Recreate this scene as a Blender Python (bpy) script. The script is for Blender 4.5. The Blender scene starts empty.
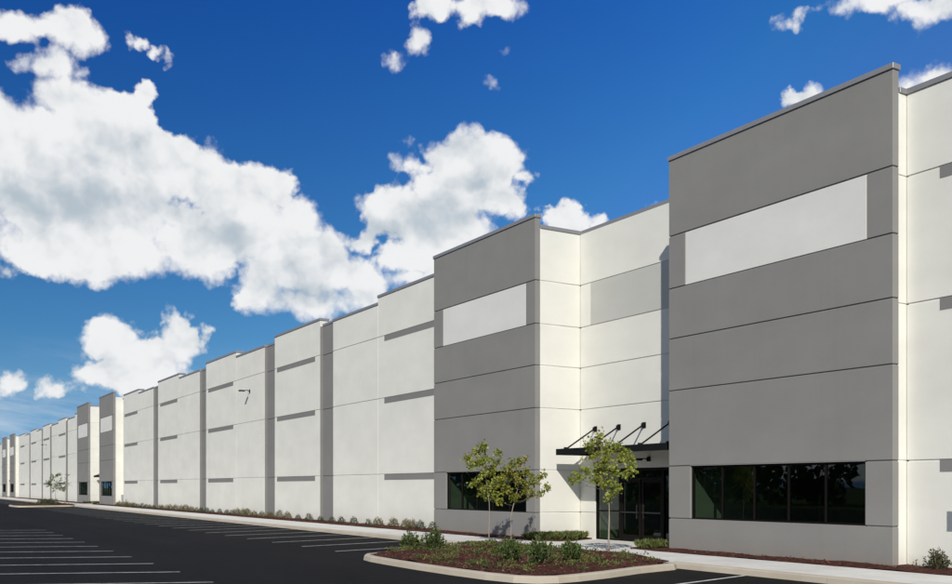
import bpy, bmesh, math, random
import numpy as np
R = math.radians
random.seed(7)
rng = np.random.default_rng(11)
scn = bpy.context.scene
COL = scn.collection

# ------------------------------------------------------------------ camera
# the wall runs along X; s = metres to the left of the camera (x = -s), Y = metres towards the wall
F, CX, HY, H = 980.0, 476.0, 487.2, 1.9
TH = math.atan(590.0 / F)
cam = bpy.data.cameras.new("camera")
cam.sensor_width = 36.0
cam.lens = 36.0 * F / 952.0
cam.shift_y = (HY - 292.0) / 952.0
cam.clip_start = 0.1
cam.clip_end = 8000
cam_o = bpy.data.objects.new("camera", cam)
COL.objects.link(cam_o)
cam_o.location = (0, 0, H)
cam_o.rotation_euler = (R(90), 0, R(90) - TH)
scn.camera = cam_o


def gnd(x, y, z=0.0):
    """pixel of the photograph -> (s, Y) on the level z"""
    d = F * (H - z) / (y - HY)
    a = math.atan((x - CX) / F)
    r = d / math.cos(a)
    return r * math.cos(TH + a), r * math.sin(TH + a)


def wall_s(x, Y):
    """pixel column -> s on the plane parallel to the wall at distance Y"""
    return Y / math.tan(TH + math.atan((x - CX) / F))


def azel(x, y):
    a = math.atan((x - CX) / F)
    ph = TH + a
    az = math.atan2(-math.cos(ph), math.sin(ph))
    el = math.atan((HY - y) / F * math.cos(a))
    return az, el


# ------------------------------------------------------------------ light, exposure
SUN_DIR = np.array([1.0, -0.770, 0.82])
SUN_DIR = SUN_DIR / np.linalg.norm(SUN_DIR)
SUN_EL = math.asin(SUN_DIR[2])
SUN_AZ = math.atan2(SUN_DIR[0], SUN_DIR[1])
sun = bpy.data.lights.new("sun", 'SUN')
sun.energy = 4.1
sun.angle = R(0.53)
sun.color = (1.0, 0.955, 0.885)
sun_o = bpy.data.objects.new("sun", sun)
COL.objects.link(sun_o)
from mathutils import Vector
sun_o.rotation_euler = Vector(SUN_DIR).to_track_quat('Z', 'Y').to_euler()
sun_o.location = (60, -60, 60)
scn.view_settings.view_transform = 'Standard'
scn.view_settings.look = 'None'
scn.view_settings.exposure = 0.0
scn.view_settings.gamma = 1.0
scn.view_settings.use_curve_mapping = False

# ------------------------------------------------------------------ sky with cumulus clouds (direction space)
CLOUDS = [  # centre x, y and radii in photograph pixels, turned into azimuth and elevation below
    (70, 30, 36, 27), (28, 26, 38, 21), (50, 66, 30, 18), (80, 72, 9, 8),
    (66, 100, 46, 26), (8, 120, 38, 28), (105, 136, 66, 42), (40, 160, 90, 62), (90, 200, 100, 60),
    (170, 168, 60, 38), (178, 214, 34, 24), (222, 190, 50, 32), (264, 190, 34, 24), (90, 246, 92, 36),
    (200, 245, 60, 36), (256, 228, 46, 36), (296, 214, 28, 18),
    (262, 284, 30, 32), (308, 268, 58, 42), (356, 280, 38, 30), (310, 302, 60, 20),
    (140, 39, 20, 12), (156, 47, 12, 10), (145, 96, 11, 17), (170, 51, 6, 8),
    (358, 242, 24, 13),
    (462, 154, 46, 25), (424, 166, 28, 11), (494, 164, 32, 26), (466, 190, 56, 34), (398, 212, 38, 28), (446, 222, 58, 32),
    (498, 202, 26, 26), (522, 178, 9, 9), (430, 256, 60, 20), (424, 282, 34, 16), 
    (566, 218, 16, 14), (602, 221, 9, 7), (650, 206, 9, 6),
    (116, 341, 34, 22), (150, 352, 44, 24), (182, 342, 28, 28), (140, 372, 60, 22),
    (10, 382, 19, 12), (55, 387, 22, 13), (75, 374, 7, 5), (4, 270, 7, 5),
    (478, 4, 46, 13), (434, 8, 14, 12), (468, 18, 14, 12), (418, 43, 11, 11), (396, 56, 7, 6), (505, 48, 7, 6), (490, 82, 6, 7),
    (880, 2, 42, 10), (936, 5, 36, 16), (918, 20, 7, 8), (790, 23, 9, 8),
    (934, 80, 34, 20), (908, 86, 16, 13), (806, 96, 20, 9),
]
SHADES = [(80, 205, 95, 26), (20, 200, 60, 22), (120, 150, 60, 22), (230, 235, 40, 14), (440, 218, 46, 26), (300, 296, 60, 14), (330, 262, 30, 16), (395, 232, 30, 12), (140, 362, 44, 12), (465, 180, 30, 14)]
world = bpy.data.worlds.new("World")
scn.world = world
world.use_nodes = True
wt = world.node_tree
wt.nodes.clear()


class NT:
    def __init__(s, t): s.t = t
    def node(s, typ, **kw):
        n = s.t.nodes.new(typ)
        for k, v in kw.items(): setattr(n, k, v)
        return n
    def put(s, sock, v):
        if isinstance(v, bpy.types.NodeSocket): s.t.links.new(v, sock)
        elif v is not None:
            if sock.type == 'VECTOR' and len(v) == 4: v = v[:3]
            sock.default_value = v
    def m(s, op, a, b=None, c=None, clamp=False):
        n = s.node('ShaderNodeMath', operation=op, use_clamp=clamp)
        s.put(n.inputs[0], a); s.put(n.inputs[1], b); s.put(n.inputs[2], c)
        return n.outputs[0]
    def v(s, op, a, b=None, out=0):
        n = s.node('ShaderNodeVectorMath', operation=op)
        s.put(n.inputs[0], a)
        if b is not None: s.put(n.inputs[1], b)
        return n.outputs[out]
    def noise(s, vec, scale, detail=4, rough=.5, out=0, lac=2.0):
        n = s.node('ShaderNodeTexNoise')
        s.put(n.inputs['Vector'], vec)
        n.inputs['Scale'].default_value = scale
        n.inputs['Detail'].default_value = detail
        n.inputs['Roughness'].default_value = rough
        n.inputs['Lacunarity'].default_value = lac
        return n.outputs[out]
    def maprange(s, v, a, b, c=0., d=1., kind='LINEAR'):
        n = s.node('ShaderNodeMapRange', interpolation_type=kind, clamp=True)
        s.put(n.inputs[0], v)
        for i, k in enumerate((a, b, c, d)): n.inputs[1 + i].default_value = k
        return n.outputs[0]
    def mix(s, f, a, b, blend='MIX'):
        n = s.node('ShaderNodeMix', data_type='RGBA', blend_type=blend)
        s.put(n.inputs[0], f); s.put(n.inputs[6], a); s.put(n.inputs[7], b)
        return n.outputs[2]


def cloud_group():
    g = bpy.data.node_groups.new("cloud_density", 'ShaderNodeTree')
    g.interface.new_socket("Dir", in_out='INPUT', socket_type='NodeSocketVector')
    g.interface.new_socket("Density", in_out='OUTPUT', socket_type='NodeSocketFloat')
    g.interface.new_socket("Relief", in_out='OUTPUT', socket_type='NodeSocketFloat')
    g.interface.new_socket("Underside", in_out='OUTPUT', socket_type='NodeSocketFloat')
    n = NT(g)
    gi = n.node('NodeGroupInput'); go = n.node('NodeGroupOutput')
    d = gi.outputs[0]
    sp = n.node('ShaderNodeSeparateXYZ'); n.put(sp.inputs[0], d)
    az = n.m('ARCTAN2', sp.outputs[0], sp.outputs[1])
    el = n.m('ARCSINE', sp.outputs[2])
    cb = n.node('ShaderNodeCombineXYZ'); n.put(cb.inputs[0], az); n.put(cb.inputs[1], el)
    w1 = n.noise(d, 26, 5, .58, out=1)
    w1 = n.v('MULTIPLY', n.v('SUBTRACT', w1, (.5, .5, .5)), (.026, .022, 0))
    p = n.v('ADD', cb.outputs[0], w1)
    def blobs(lst, soft, dist):
        acc = None
        for (x, y, rx, ry) in lst:
            c = azel(x, y)
            a = azel(x + 1, y); b = azel(x, y - 1)
            kx = 1 / (abs(a[0] - c[0]) * rx); ky = 1 / (abs(b[1] - c[1]) * ry)
            ma = n.node('ShaderNodeVectorMath', operation='MULTIPLY_ADD')      # (p - c) / r in one go
            n.put(ma.inputs[0], p); ma.inputs[1].default_value = (kx, ky, 0); ma.inputs[2].default_value = (-c[0] * kx, -c[1] * ky, 0)
            L = n.v('LENGTH', ma.outputs[0], out=1)
            if dist: L = n.m('MULTIPLY_ADD', L, math.sqrt(rx * ry), -math.sqrt(rx * ry))
            acc = L if acc is None else n.m('SMOOTH_MIN', acc, L, soft)
        return acc
    acc = blobs(CLOUDS, 5., True)
    shade = blobs(SHADES, .4, False)
    # the same kind of clouds all round the rest of the sky
    az0 = azel(476, 300)[0]
    oa = n.maprange(n.m('ABSOLUTE', n.m('SUBTRACT', az, az0)), R(29), R(38))
    oe = n.maprange(el, R(28), R(36))
    oo = n.m('MAXIMUM', oa, oe)
    flat = n.v('DIVIDE', d, n.m('ADD', n.m('MAXIMUM', sp.outputs[2], 0.0), .25))
    gen = n.noise(flat, 1.1, 3, .5)
    gen = n.m('MULTIPLY_ADD', gen, -260.0, 148.0)
    gen = n.m('ADD', gen, n.m('MULTIPLY', n.m('SUBTRACT', 1.0, oo), 200.0))
    acc = n.m('SMOOTH_MIN', acc, gen, 5.)
    fb = n.noise(d, 15, 9, .62, lac=2.1)

    def billow(vec):
        vo = n.node('ShaderNodeTexVoronoi', voronoi_dimensions='2D', feature='F1', normalize=False)
        n.put(vo.inputs['Vector'], vec)
        vo.inputs['Scale'].default_value = 26; vo.inputs['Detail'].default_value = 2.2
        vo.inputs['Roughness'].default_value = .55; vo.inputs['Lacunarity'].default_value = 2.3
        return vo.outputs['Distance']
    bl = billow(p)
    bl2 = billow(n.v('ADD', p, (.006, .011, 0)))
    fs1 = n.noise(d, 15, 2.5, .5)
    fs2 = n.noise(n.v('ADD', d, (0.010, 0.006, 0.020)), 15, 2.5, .5)
    amp = n.m('MULTIPLY', n.m('SUBTRACT', fb, .50), 48.)
    puff = n.m('MULTIPLY', n.m('SUBTRACT', .62, bl), 15.)
    dens = n.m('ADD', n.m('SUBTRACT', 0.0, acc), n.m('ADD', amp, puff))
    g.links.new(dens, go.inputs[0])
    g.links.new(n.m('ADD', n.m('MULTIPLY', n.m('SUBTRACT', fs1, fs2), 1.25), n.m('MULTIPLY', n.m('SUBTRACT', bl2, bl), .26)), go.inputs[1])
    g.links.new(n.maprange(shade, .2, 1.35, 1., 0., 'SMOOTHSTEP'), go.inputs[2])
    return g


n = NT(wt)
tc = n.node('ShaderNodeTexCoord')
dirv = n.v('NORMALIZE', tc.outputs['Generated'])
sky = n.node('ShaderNodeTexSky', sky_type='NISHITA')
sky.sun_disc = False
sky.sun_elevation = SUN_EL
sky.sun_rotation = SUN_AZ
sky.altitude = 200
sky.air_density = 1.0
sky.dust_density = 0.15
sky.ozone_density = 2.5
wt.links.new(n.v('NORMALIZE', n.v('ADD', dirv, (0, 0, .22))), sky.inputs[0])   # clear, dry air: little haze low down
sx = n.node('ShaderNodeSeparateXYZ'); wt.links.new(dirv, sx.inputs[0])
cxl = n.m('MINIMUM', sx.outputs[0], -.45)
czl = n.m('MINIMUM', n.m('MAXIMUM', sx.outputs[2], 0.0), .48)
tc_ = n.node('ShaderNodeCombineXYZ')
for i_, (a_, bx_, bz_, hi_) in enumerate(((3.0, 3.02, -5.85, .62), (2.36, 2.14, -2.62, 1.0), (1.45, 1.41, -.12, 1.6))):   # polarised deep blue
    e_ = n.m('EXPONENT', n.m('ADD', n.m('MULTIPLY_ADD', cxl, bx_, a_), n.m('MULTIPLY', czl, bz_)))
    wt.links.new(n.m('MINIMUM', e_, hi_), tc_.inputs[i_])
azd = n.m('ABSOLUTE', n.m('SUBTRACT', n.m('ARCTAN2', sx.outputs[0], sx.outputs[1]), azel(476, 300)[0]))
away = n.maprange(n.m('MAXIMUM', azd, n.m('MULTIPLY', n.m('ARCSINE', sx.outputs[2]), 1.0)), R(32), R(80), kind='SMOOTHSTEP')   # towards the sun's side: plain sky
tint = n.mix(1.0, sky.outputs[0], n.mix(away, tc_.outputs[0], (.74, .86, .98, 1)), 'MULTIPLY')
bg_sky = n.node('ShaderNodeBackground'); bg_sky.inputs[1].default_value = 0.10
wt.links.new(tint, bg_sky.inputs[0])
cg = cloud_group()
g1 = n.node('ShaderNodeGroup', node_tree=cg); wt.links.new(dirv, g1.inputs[0])
dens = g1.outputs[0]
soft = n.maprange(n.noise(dirv, 8, 3, .5), .38, .66, 7., 24.)
mask = n.m('DIVIDE', n.m('ADD', dens, 7.0), soft, clamp=True)
mask = n.m('MULTIPLY', n.m('MULTIPLY', mask, mask), n.m('SUBTRACT', 3.0, n.m('MULTIPLY', mask, 2.0)))
mask = n.m('MULTIPLY', mask, .985)
lit = n.m('MULTIPLY_ADD', g1.outputs[1], 1.15, 0.80)
patch = n.m('MULTIPLY', n.m('SUBTRACT', n.noise(dirv, 9, 3, .45), .5), 0.45)
thick = n.maprange(dens, 18., 60., 0.0, -0.10)
under = n.m('MULTIPLY', g1.outputs[2], -.34)
lit = n.m('ADD', n.m('ADD', n.m('ADD', lit, patch), thick), under)
lit = n.maprange(lit, 0.05, 0.95, kind='SMOOTHSTEP')
ccol = n.mix(lit, (0.50, 0.58, 0.645, 1), (0.95, 0.955, 0.96, 1))
azel_v = n.node('ShaderNodeCombineXYZ')
wt.links.new(n.m('MULTIPLY', n.m('ARCTAN2', sx.outputs[0], sx.outputs[1]), 7.0), azel_v.inputs[0])
elv = n.m('ARCSINE', sx.outputs[2])
wt.links.new(n.m('MULTIPLY_ADD', elv, 46.0, n.m('MULTIPLY', n.m('ARCTAN2', sx.outputs[0], sx.outputs[1]), 6.0)), azel_v.inputs[1])
wisp = n.maprange(n.noise(azel_v.outputs[0], 1.0, 6, .6), .40, .80, 0.05, .46, 'SMOOTHSTEP')
wisp = n.m('MULTIPLY', wisp, n.m('MULTIPLY', n.maprange(elv, R(8.5), R(4.0), 0, 1, 'SMOOTHSTEP'), n.maprange(elv, R(-1), R(1.5))))
mask = n.m('MAXIMUM', mask, wisp)
bg_c = n.node('ShaderNodeBackground'); bg_c.inputs[1].default_value = 0.93
wt.links.new(ccol, bg_c.inputs[0])
mx = n.node('ShaderNodeMixShader')
wt.links.new(mask, mx.inputs[0]); wt.links.new(bg_sky.outputs[0], mx.inputs[1]); wt.links.new(bg_c.outputs[0], mx.inputs[2])
wo = n.node('ShaderNodeOutputWorld'); wt.links.new(mx.outputs[0], wo.inputs[0])
world.cycles.sampling_method = 'MANUAL'
world.cycles.sample_map_resolution = 512

# ------------------------------------------------------------------ materials
MATS = {}


def mat(name, col, rough=.8, var=.06, vscale=1.5, bump=0., bscale=60., spec=.3, metal=0., col2=None, c2scale=.35, c2amt=0., fine=0., fscale=250.):
    m = bpy.data.materials.new(name)
    m.use_nodes = True
    t = m.node_tree
    n = NT(t)
    b = t.nodes['Principled BSDF']
    b.inputs['Roughness'].default_value = rough
    b.inputs['Metallic'].default_value = metal
    b.inputs['Specular IOR Level'].default_value = spec
    geo = n.node('ShaderNodeNewGeometry')
    P = geo.outputs['Position']
    c = (*col, 1)
    nv = n.noise(P, vscale, 6, .6)
    fac = n.maprange(nv, .25, .75, 1 - var, 1 + var)
    if fine:
        fac = n.m('MULTIPLY', fac, n.maprange(n.noise(P, fscale, 2, .6), .3, .7, 1 - fine, 1 + fine))
    base = c
    if col2:
        k = n.maprange(n.noise(P, c2scale, 5, .6), .42, .68, 0, c2amt, 'SMOOTHSTEP')
        base = n.mix(k, c, (*col2, 1))
    sc = n.node('ShaderNodeVectorMath', operation='SCALE')
    n.put(sc.inputs[0], base); n.put(sc.inputs['Scale'], fac)
    t.links.new(sc.outputs[0], b.inputs['Base Color'])
    if bump:
        bp = n.node('ShaderNodeBump')
        bp.inputs['Strength'].default_value = bump
        bp.inputs['Distance'].default_value = .01
        t.links.new(n.noise(P, bscale, 6, .65), bp.inputs['Height'])
        t.links.new(bp.outputs[0], b.inputs['Normal'])
    MATS[name] = m
    return m


def paint(name, col, streak=.05, splash=.35):
    """painted tilt-up concrete: faint clouding, vertical run marks, soil splashed on the foot of the wall"""
    m = mat(name, col, .85, .035, .8, .25, 45, .25)
    t = m.node_tree; n = NT(t); b = t.nodes['Principled BSDF']
    geo = n.node('ShaderNodeNewGeometry')
    src = b.inputs['Base Color'].links[0].from_socket
    mp = n.v('MULTIPLY', geo.outputs['Position'], (3.2, 3.2, .10))
    st = n.maprange(n.noise(mp, 1.0, 5, .65), .5, .85, 0, streak, 'SMOOTHSTEP')
    c1 = n.mix(st, src, (col[0] * .62, col[1] * .60, col[2] * .56, 1))
    # form-board unevenness, wide and faint
    mp2 = n.v('MULTIPLY', geo.outputs['Position'], (.5, .5, 1.1))
    u = n.maprange(n.noise(mp2, .9, 4, .55), .35, .65, -.03, .03)
    sc = n.node('ShaderNodeVectorMath', operation='SCALE')
    n.put(sc.inputs[0], c1); n.put(sc.inputs['Scale'], n.m('ADD', u, 1.0))
    sp = n.node('ShaderNodeSeparateXYZ'); t.links.new(geo.outputs['Position'], sp.inputs[0])
    low = n.maprange(sp.outputs[2], 0.0, .55, 1, 0, 'SMOOTHSTEP')
    low = n.m('MULTIPLY', low, n.maprange(n.noise(geo.outputs['Position'], 4, 5, .65), .35, .7))
    c2 = n.mix(n.m('MULTIPLY', low, splash), sc.outputs[0], (.34, .24, .17, 1))
    t.links.new(c2, b.inputs['Base Color'])
    return m


paint('paint_cream', (.715, .71, .645), .05)
paint('paint_white', (.685, .685, .64), .03, .2)
paint('paint_grey', (.236, .232, .218), .16, .4)
paint('paint_light_grey', (.50, .50, .46), .05, .2)
paint('paint_strip', (.215, .212, .203), .08, .2)
mat('coping_metal', (.30, .298, .30), .45, .05, 3, spec=.5, metal=.35)
mat('black_metal', (.009, .009, .009), .55, .05, 3, spec=.15)
mat('bronze_frame', (.008, .007, .006), .6, .05, 3, spec=.08)
mat('bright_metal', (.6, .6, .6), .3, .05, 3, metal=1.)
mat('room', (.33, .37, .31), .9, .05)
mat('room_floor', (.05, .05, .05), .8, .05)
mat('roofing', (.6, .6, .58), .9, .1)
mat('asphalt', (.0105, .0098, .0088), .85, .16, .22, .8, 90, .12, col2=(.0145, .0136, .0122), c2scale=.12, c2amt=.8, fine=.35, fscale=55)
def dress_asphalt():
    m = MATS['asphalt']; t = m.node_tree; n = NT(t); b = t.nodes['Principled BSDF']
    geo = n.node('ShaderNodeNewGeometry'); P = geo.outputs['Position']
    src = b.inputs['Base Color'].links[0].from_socket
    lane = n.maprange(n.noise(n.v('MULTIPLY', P, (.035, .9, 1)), 1.0, 5, .6), .35, .7, .82, 1.28)
    scuff = n.maprange(n.noise(n.v('MULTIPLY', P, (.12, 2.6, 1)), 1.0, 6, .7), .60, .80, 0, .45, 'SMOOTHSTEP')
    spot = n.maprange(n.noise(P, .55, 6, .7), .62, .74, 0, .55, 'SMOOTHSTEP')
    sc = n.node('ShaderNodeVectorMath', operation='SCALE')
    n.put(sc.inputs[0], src); n.put(sc.inputs['Scale'], lane)
    c = n.mix(scuff, sc.outputs[0], (.024, .0225, .0205, 1))
    c = n.mix(spot, c, (.0065, .0062, .006, 1))
    # light grit worn to the surface
    vo = n.node('ShaderNodeTexVoronoi', feature='F1'); n.put(vo.inputs['Vector'], P); vo.inputs['Scale'].default_value = 28
    grit = n.maprange(vo.outputs['Distance'], .10, .22, .55, 0)
    c = n.mix(grit, c, (.05, .047, .042, 1))
    t.links.new(c, b.inputs['Base Color'])


dress_asphalt()
mat('line_paint', (.62, .62, .60), .7, .12, 3, .4, 90, col2=(.16, .16, .155), c2scale=4, c2amt=.55, fine=.2, fscale=30)
mat('concrete_walk', (.67, .655, .61), .85, .05, .5, .3, 60, .2, col2=(.50, .47, .42), c2scale=.8, c2amt=.4, fine=.05)
mat('concrete_curb', (.47, .42, .335), .85, .08, .8, .4, 50, .2, col2=(.42, .35, .26), c2scale=1.1, c2amt=.5, fine=.06)
mat('mulch', (.075, .029, .021), .95, .35, 9, 1., 40, .1, col2=(.03, .014, .011), c2scale=12, c2amt=.8, fine=.4, fscale=60)
mat('grass_field', (.05, .075, .022), .95, .3, .05, .5, 20, .1)
mat('bark', (.30, .26, .21), .9, .25, 25, .5, 80, .2)
mat('twig', (.16, .12, .08), .9, .25, 25, 0, 80, .2)
mat('sign_grey', (.35, .36, .37), .5, .05, 3, metal=.3)
mat('door_metal', (.05, .048, .045), .4, .05, 3, metal=.6)
mat('sign_blue', (.03, .08, .35), .5, .05, 3)
mat('lamp_lens', (.5, .5, .45), .3, .02, 3)


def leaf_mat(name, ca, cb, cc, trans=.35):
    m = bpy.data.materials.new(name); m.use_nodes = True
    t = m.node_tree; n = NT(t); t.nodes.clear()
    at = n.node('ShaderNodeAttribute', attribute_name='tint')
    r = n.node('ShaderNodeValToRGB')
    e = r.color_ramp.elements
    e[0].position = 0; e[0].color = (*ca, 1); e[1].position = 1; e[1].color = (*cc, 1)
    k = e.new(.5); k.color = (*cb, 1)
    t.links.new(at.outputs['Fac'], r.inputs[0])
    d = n.node('ShaderNodeBsdfPrincipled')
    d.inputs['Roughness'].default_value = .5
    d.inputs['Specular IOR Level'].default_value = .35
    t.links.new(r.outputs[0], d.inputs['Base Color'])
    tr = n.node('ShaderNodeBsdfTranslucent'); t.links.new(r.outputs[0], tr.inputs[0])
    x = n.node('ShaderNodeMixShader'); x.inputs[0].default_value = trans
    t.links.new(d.outputs[0], x.inputs[1]); t.links.new(tr.outputs[0], x.inputs[2])
    o = n.node('ShaderNodeOutputMaterial'); t.links.new(x.outputs[0], o.inputs[0])
    MATS[name] = m


leaf_mat('leaf_maple', (.13, .17, .022), (.31, .35, .055), (.56, .56, .16), .45)
leaf_mat('leaf_maple_turning', (.13, .17, .022), (.29, .31, .052), (.50, .38, .10), .45)
leaf_mat('leaf_grey_green', (.12, .15, .06), (.20, .24, .11), (.32, .34, .19), .45)
leaf_mat('leaf_dark', (.016, .036, .008), (.045, .085, .018), (.12, .17, .04), .22)
leaf_mat('leaf_olive', (.018, .03, .009), (.038, .056, .015), (.08, .095, .03), .15)
leaf_mat('leaf_tan', (.07, .062, .02), (.145, .122, .042), (.25, .205, .09), .2)
leaf_mat('leaf_cover', (.05, .08, .02), (.11, .135, .035), (.22, .20, .06), .25)
leaf_mat('blade', (.06, .09, .022), (.13, .16, .045), (.27, .25, .10), .3)
leaf_mat('chips', (.04, .015, .011), (.105, .038, .027), (.20, .09, .06), 0.)
leaf_mat('leaf_wood', (.015, .03, .008), (.03, .055, .015), (.055, .085, .025), .2)


def glass_mat():
    m = bpy.data.materials.new('tinted_glass'); m.use_nodes = True
    t = m.node_tree; n = NT(t); t.nodes.clear()
    tr = n.node('ShaderNodeBsdfTransparent'); tr.inputs[0].default_value = (.54, .60, .545, 1)
    gl = n.node('ShaderNodeBsdfGlossy'); gl.inputs['Roughness'].default_value = .01
    gl.inputs[0].default_value = (.8, .85, .9, 1)
    fr = n.node('ShaderNodeFresnel'); fr.inputs[0].default_value = 1.5
    geo = n.node('ShaderNodeNewGeometry')
    t.links.new(n.maprange(geo.outputs['Backfacing'], 0, 1, 1.5, 1 / 1.5), fr.inputs[0])     # thin pane: the same weak mirror from both sides
    bp = n.node('ShaderNodeBump'); bp.inputs['Strength'].default_value = .012; bp.inputs['Distance'].default_value = .05
    t.links.new(n.noise(geo.outputs['Position'], 1.3, 2, .5), bp.inputs['Height'])
    t.links.new(bp.outputs[0], gl.inputs['Normal'])
    x = n.node('ShaderNodeMixShader')
    t.links.new(n.m('MULTIPLY', fr.outputs[0], 1.0, clamp=True), x.inputs[0])
    t.links.new(tr.outputs[0], x.inputs[1]); t.links.new(gl.outputs[0], x.inputs[2])
    o = n.node('ShaderNodeOutputMaterial'); t.links.new(x.outputs[0], o.inputs[0])
    MATS['tinted_glass'] = m


glass_mat()

# ------------------------------------------------------------------ helpers


def link(name, me, material, parent=None):
    o = bpy.data.objects.new(name, me)
    COL.objects.link(o)
    if material: me.materials.append(MATS[material]) if len(me.materials) == 0 else None
    if parent is not None: o.parent = parent
    return o


def tag(o, label=None, cat=None, group=None, kind=None):
    if label: o['label'] = label
    if cat: o['category'] = cat
    if group: o['group'] = group
    if kind: o['kind'] = kind
    return o


def empty(name, x, y, z=0.):
    o = bpy.data.objects.new(name, None)
    COL.objects.link(o)
    o.location = (x, y, z)
    o.empty_display_size = .3
    return o


def bm_box(bm, s0, s1, y0, y1, z0, z1):
    """s grows to the left (x = -s)"""
    a, b = -max(s0, s1), -min(s0, s1)
    vs = [bm.verts.new(p) for p in ((a, y0, z0), (b, y0, z0), (b, y1, z0), (a, y1, z0), (a, y0, z1), (b, y0, z1), (b, y1, z1), (a, y1, z1))]
    fs = [bm.faces.new([vs[i] for i in f]) for f in ((0, 3, 2, 1), (4, 5, 6, 7), (0, 1, 5, 4), (1, 2, 6, 5), (2, 3, 7, 6), (3, 0, 4, 7))]
    return vs, fs


def mesh_of(bm, name, smooth=False):
    me = bpy.data.meshes.new(name)
    bm.normal_update()
    bm.to_mesh(me); bm.free()
    if smooth:
        for p in me.polygons: p.use_smooth = True
    return me


def box(name, s0, s1, y0, y1, z0, z1, material, parent=None, bev=0.):
    bm = bmesh.new()
    bm_box(bm, s0, s1, y0, y1, z0, z1)
    if bev: bmesh.ops.bevel(bm, geom=bm.edges[:], offset=bev, segments=1, affect='EDGES')
    return link(name, mesh_of(bm, name), material, parent)


def boxes(name, lst, material, parent=None, bev=0.):
    bm = bmesh.new()
    for b in lst: bm_box(bm, *b)
    if bev: bmesh.ops.bevel(bm, geom=bm.edges[:], offset=bev, segments=1, affect='EDGES')
    return link(name, mesh_of(bm, name), material, parent)


def bm_tube(bm, pts, rad, k=6, caps=True):
    pts = [Vector(p) for p in pts]
    if not hasattr(rad, '__len__'): rad = [rad] * len(pts)
    rings = []
    for i, p in enumerate(pts):
        d = (pts[min(i + 1, len(pts) - 1)] - pts[max(i - 1, 0)]).normalized()
        u = d.cross(Vector((0, 0, 1)))
        if u.length < .05: u = d.cross(Vector((1, 0, 0)))
        u.normalize(); w = d.cross(u)
        rings.append([bm.verts.new(p + (u * math.cos(2 * math.pi * j / k) + w * math.sin(2 * math.pi * j / k)) * rad[i]) for j in range(k)])
    for a, b in zip(rings, rings[1:]):
        for j in range(k):
            bm.faces.new((a[j], a[(j + 1) % k], b[(j + 1) % k], b[j]))
    if caps:
        bm.faces.new(rings[0][::-1]); bm.faces.new(rings[-1])


def tube(name, pts, rad, material, parent=None, k=6, smooth=True):
    bm = bmesh.new(); bm_tube(bm, pts, rad, k)
    bmesh.ops.recalc_face_normals(bm, faces=bm.faces[:])
    return link(name, mesh_of(bm, name, smooth), material, parent)


def leaves_mesh(name, pos, up, size, tint, width=.6, fold=.25):
    """folded kite-shaped leaves: pos (n,3), up = leaf axis (n,3), size (n,), tint (n,)"""
    nn = len(pos)
    up = up / np.linalg.norm(up, axis=1, keepdims=True)
    rnd = rng.normal(size=(nn, 3))
    side = np.cross(up, rnd); side /= np.linalg.norm(side, axis=1, keepdims=True) + 1e-9
    nor = np.cross(side, up)
    sz = size[:, None]
    a = pos
    b = pos + up * sz * .55 + side * sz * width * .5 + nor * sz * fold * .4
    c = pos + up * sz + nor * sz * -.1
    d = pos + up * sz * .55 - side * sz * width * .5 + nor * sz * fold * .4
    V = np.stack([a, b, c, d], 1).reshape(-1, 3)
    i = np.arange(nn) * 4
    faces = np.concatenate([np.stack([i, i + 1, i + 2], 1), np.stack([i, i + 2, i + 3], 1)])
    me = bpy.data.meshes.new(name)
    me.from_pydata(V.tolist(), [], faces.tolist())
    at = me.attributes.new('tint', 'FLOAT', 'POINT')
    at.data.foreach_set('value', np.repeat(tint, 4).astype(np.float32))
    me.update()
    return me


def rand_dirs(nn, zbias=0.):
    d = rng.normal(size=(nn, 3)); d[:, 2] += zbias
    return d / np.linalg.norm(d, axis=1, keepdims=True)


# ------------------------------------------------------------------ ground
LOT = -0.15
D = 20.3            # front of the grey towers
DM = D + 0.5        # main wall
DR = D + 2.05       # back wall of the entry recess
CURB = 17.12        # foot of the kerb along the walk
P1 = 92.6           # the pattern of entries repeats


def sheet(name, s0, s1, y0, y1, z, material, kind='structure'):
    bm = bmesh.new()
    vs = [bm.verts.new(p) for p in ((-s0, y0, z), (-s0, y1, z), (-s1, y1, z), (-s1, y0, z))]
    bm.faces.new(vs)
    bmesh.ops.recalc_face_normals(bm, faces=bm.faces[:])
    if bm.faces[0].normal.z < 0: bm.faces[0].normal_flip()
    return tag(link(name, mesh_of(bm, name), material), kind=kind)


sheet('ground', -3000, 3000, -3000, 3000, -.32, 'grass_field')
sheet('parking_lot', -70, 420, -34, 19.0, LOT, 'asphalt')

# painted bay lines: the bays lean, herringbone fashion
LINES = empty('bay_markings', -30, 10, LOT)
LINES['kind'] = 'structure'


def bay_line(s, y, lean, y2, w=.055):
    bm = bmesh.new()
    z = LOT + .004
    s2 = s + lean * (y2 - y)
    vs = [bm.verts.new(p) for p in ((-s - w + 30, y - 10, .004), (-s + w + 30, y - 10, .004), (-s2 + w + 30, y2 - 10, .004), (-s2 - w + 30, y2 - 10, .004))]
    f = bm.faces.new(vs)
    bm.normal_update()
    if f.normal.z < 0: f.normal_flip()
    return link('bay_line', mesh_of(bm, 'bay_line'), 'line_paint', LINES)


for k in range(0, 27):
    bay_line(29.15 + 2.97 * k, 12.3, .27, CURB - .05)
for k in range(0, 24):
    bay_line(122.6 + 2.97 * k, 12.3, .27, CURB - .05)
for k in range(0, 9):
    bay_line(14.98 - 2.97 * k, 12.3, .27, CURB - .05)
for k in range(-6, 11):
    bay_line(21.05 + 2.97 * k, 6.05 + .05 * max(k, 0) * (k < 10) + (.5 if k >= 10 else 0), -.42, .9)

# kerb line with the planted islands


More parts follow.
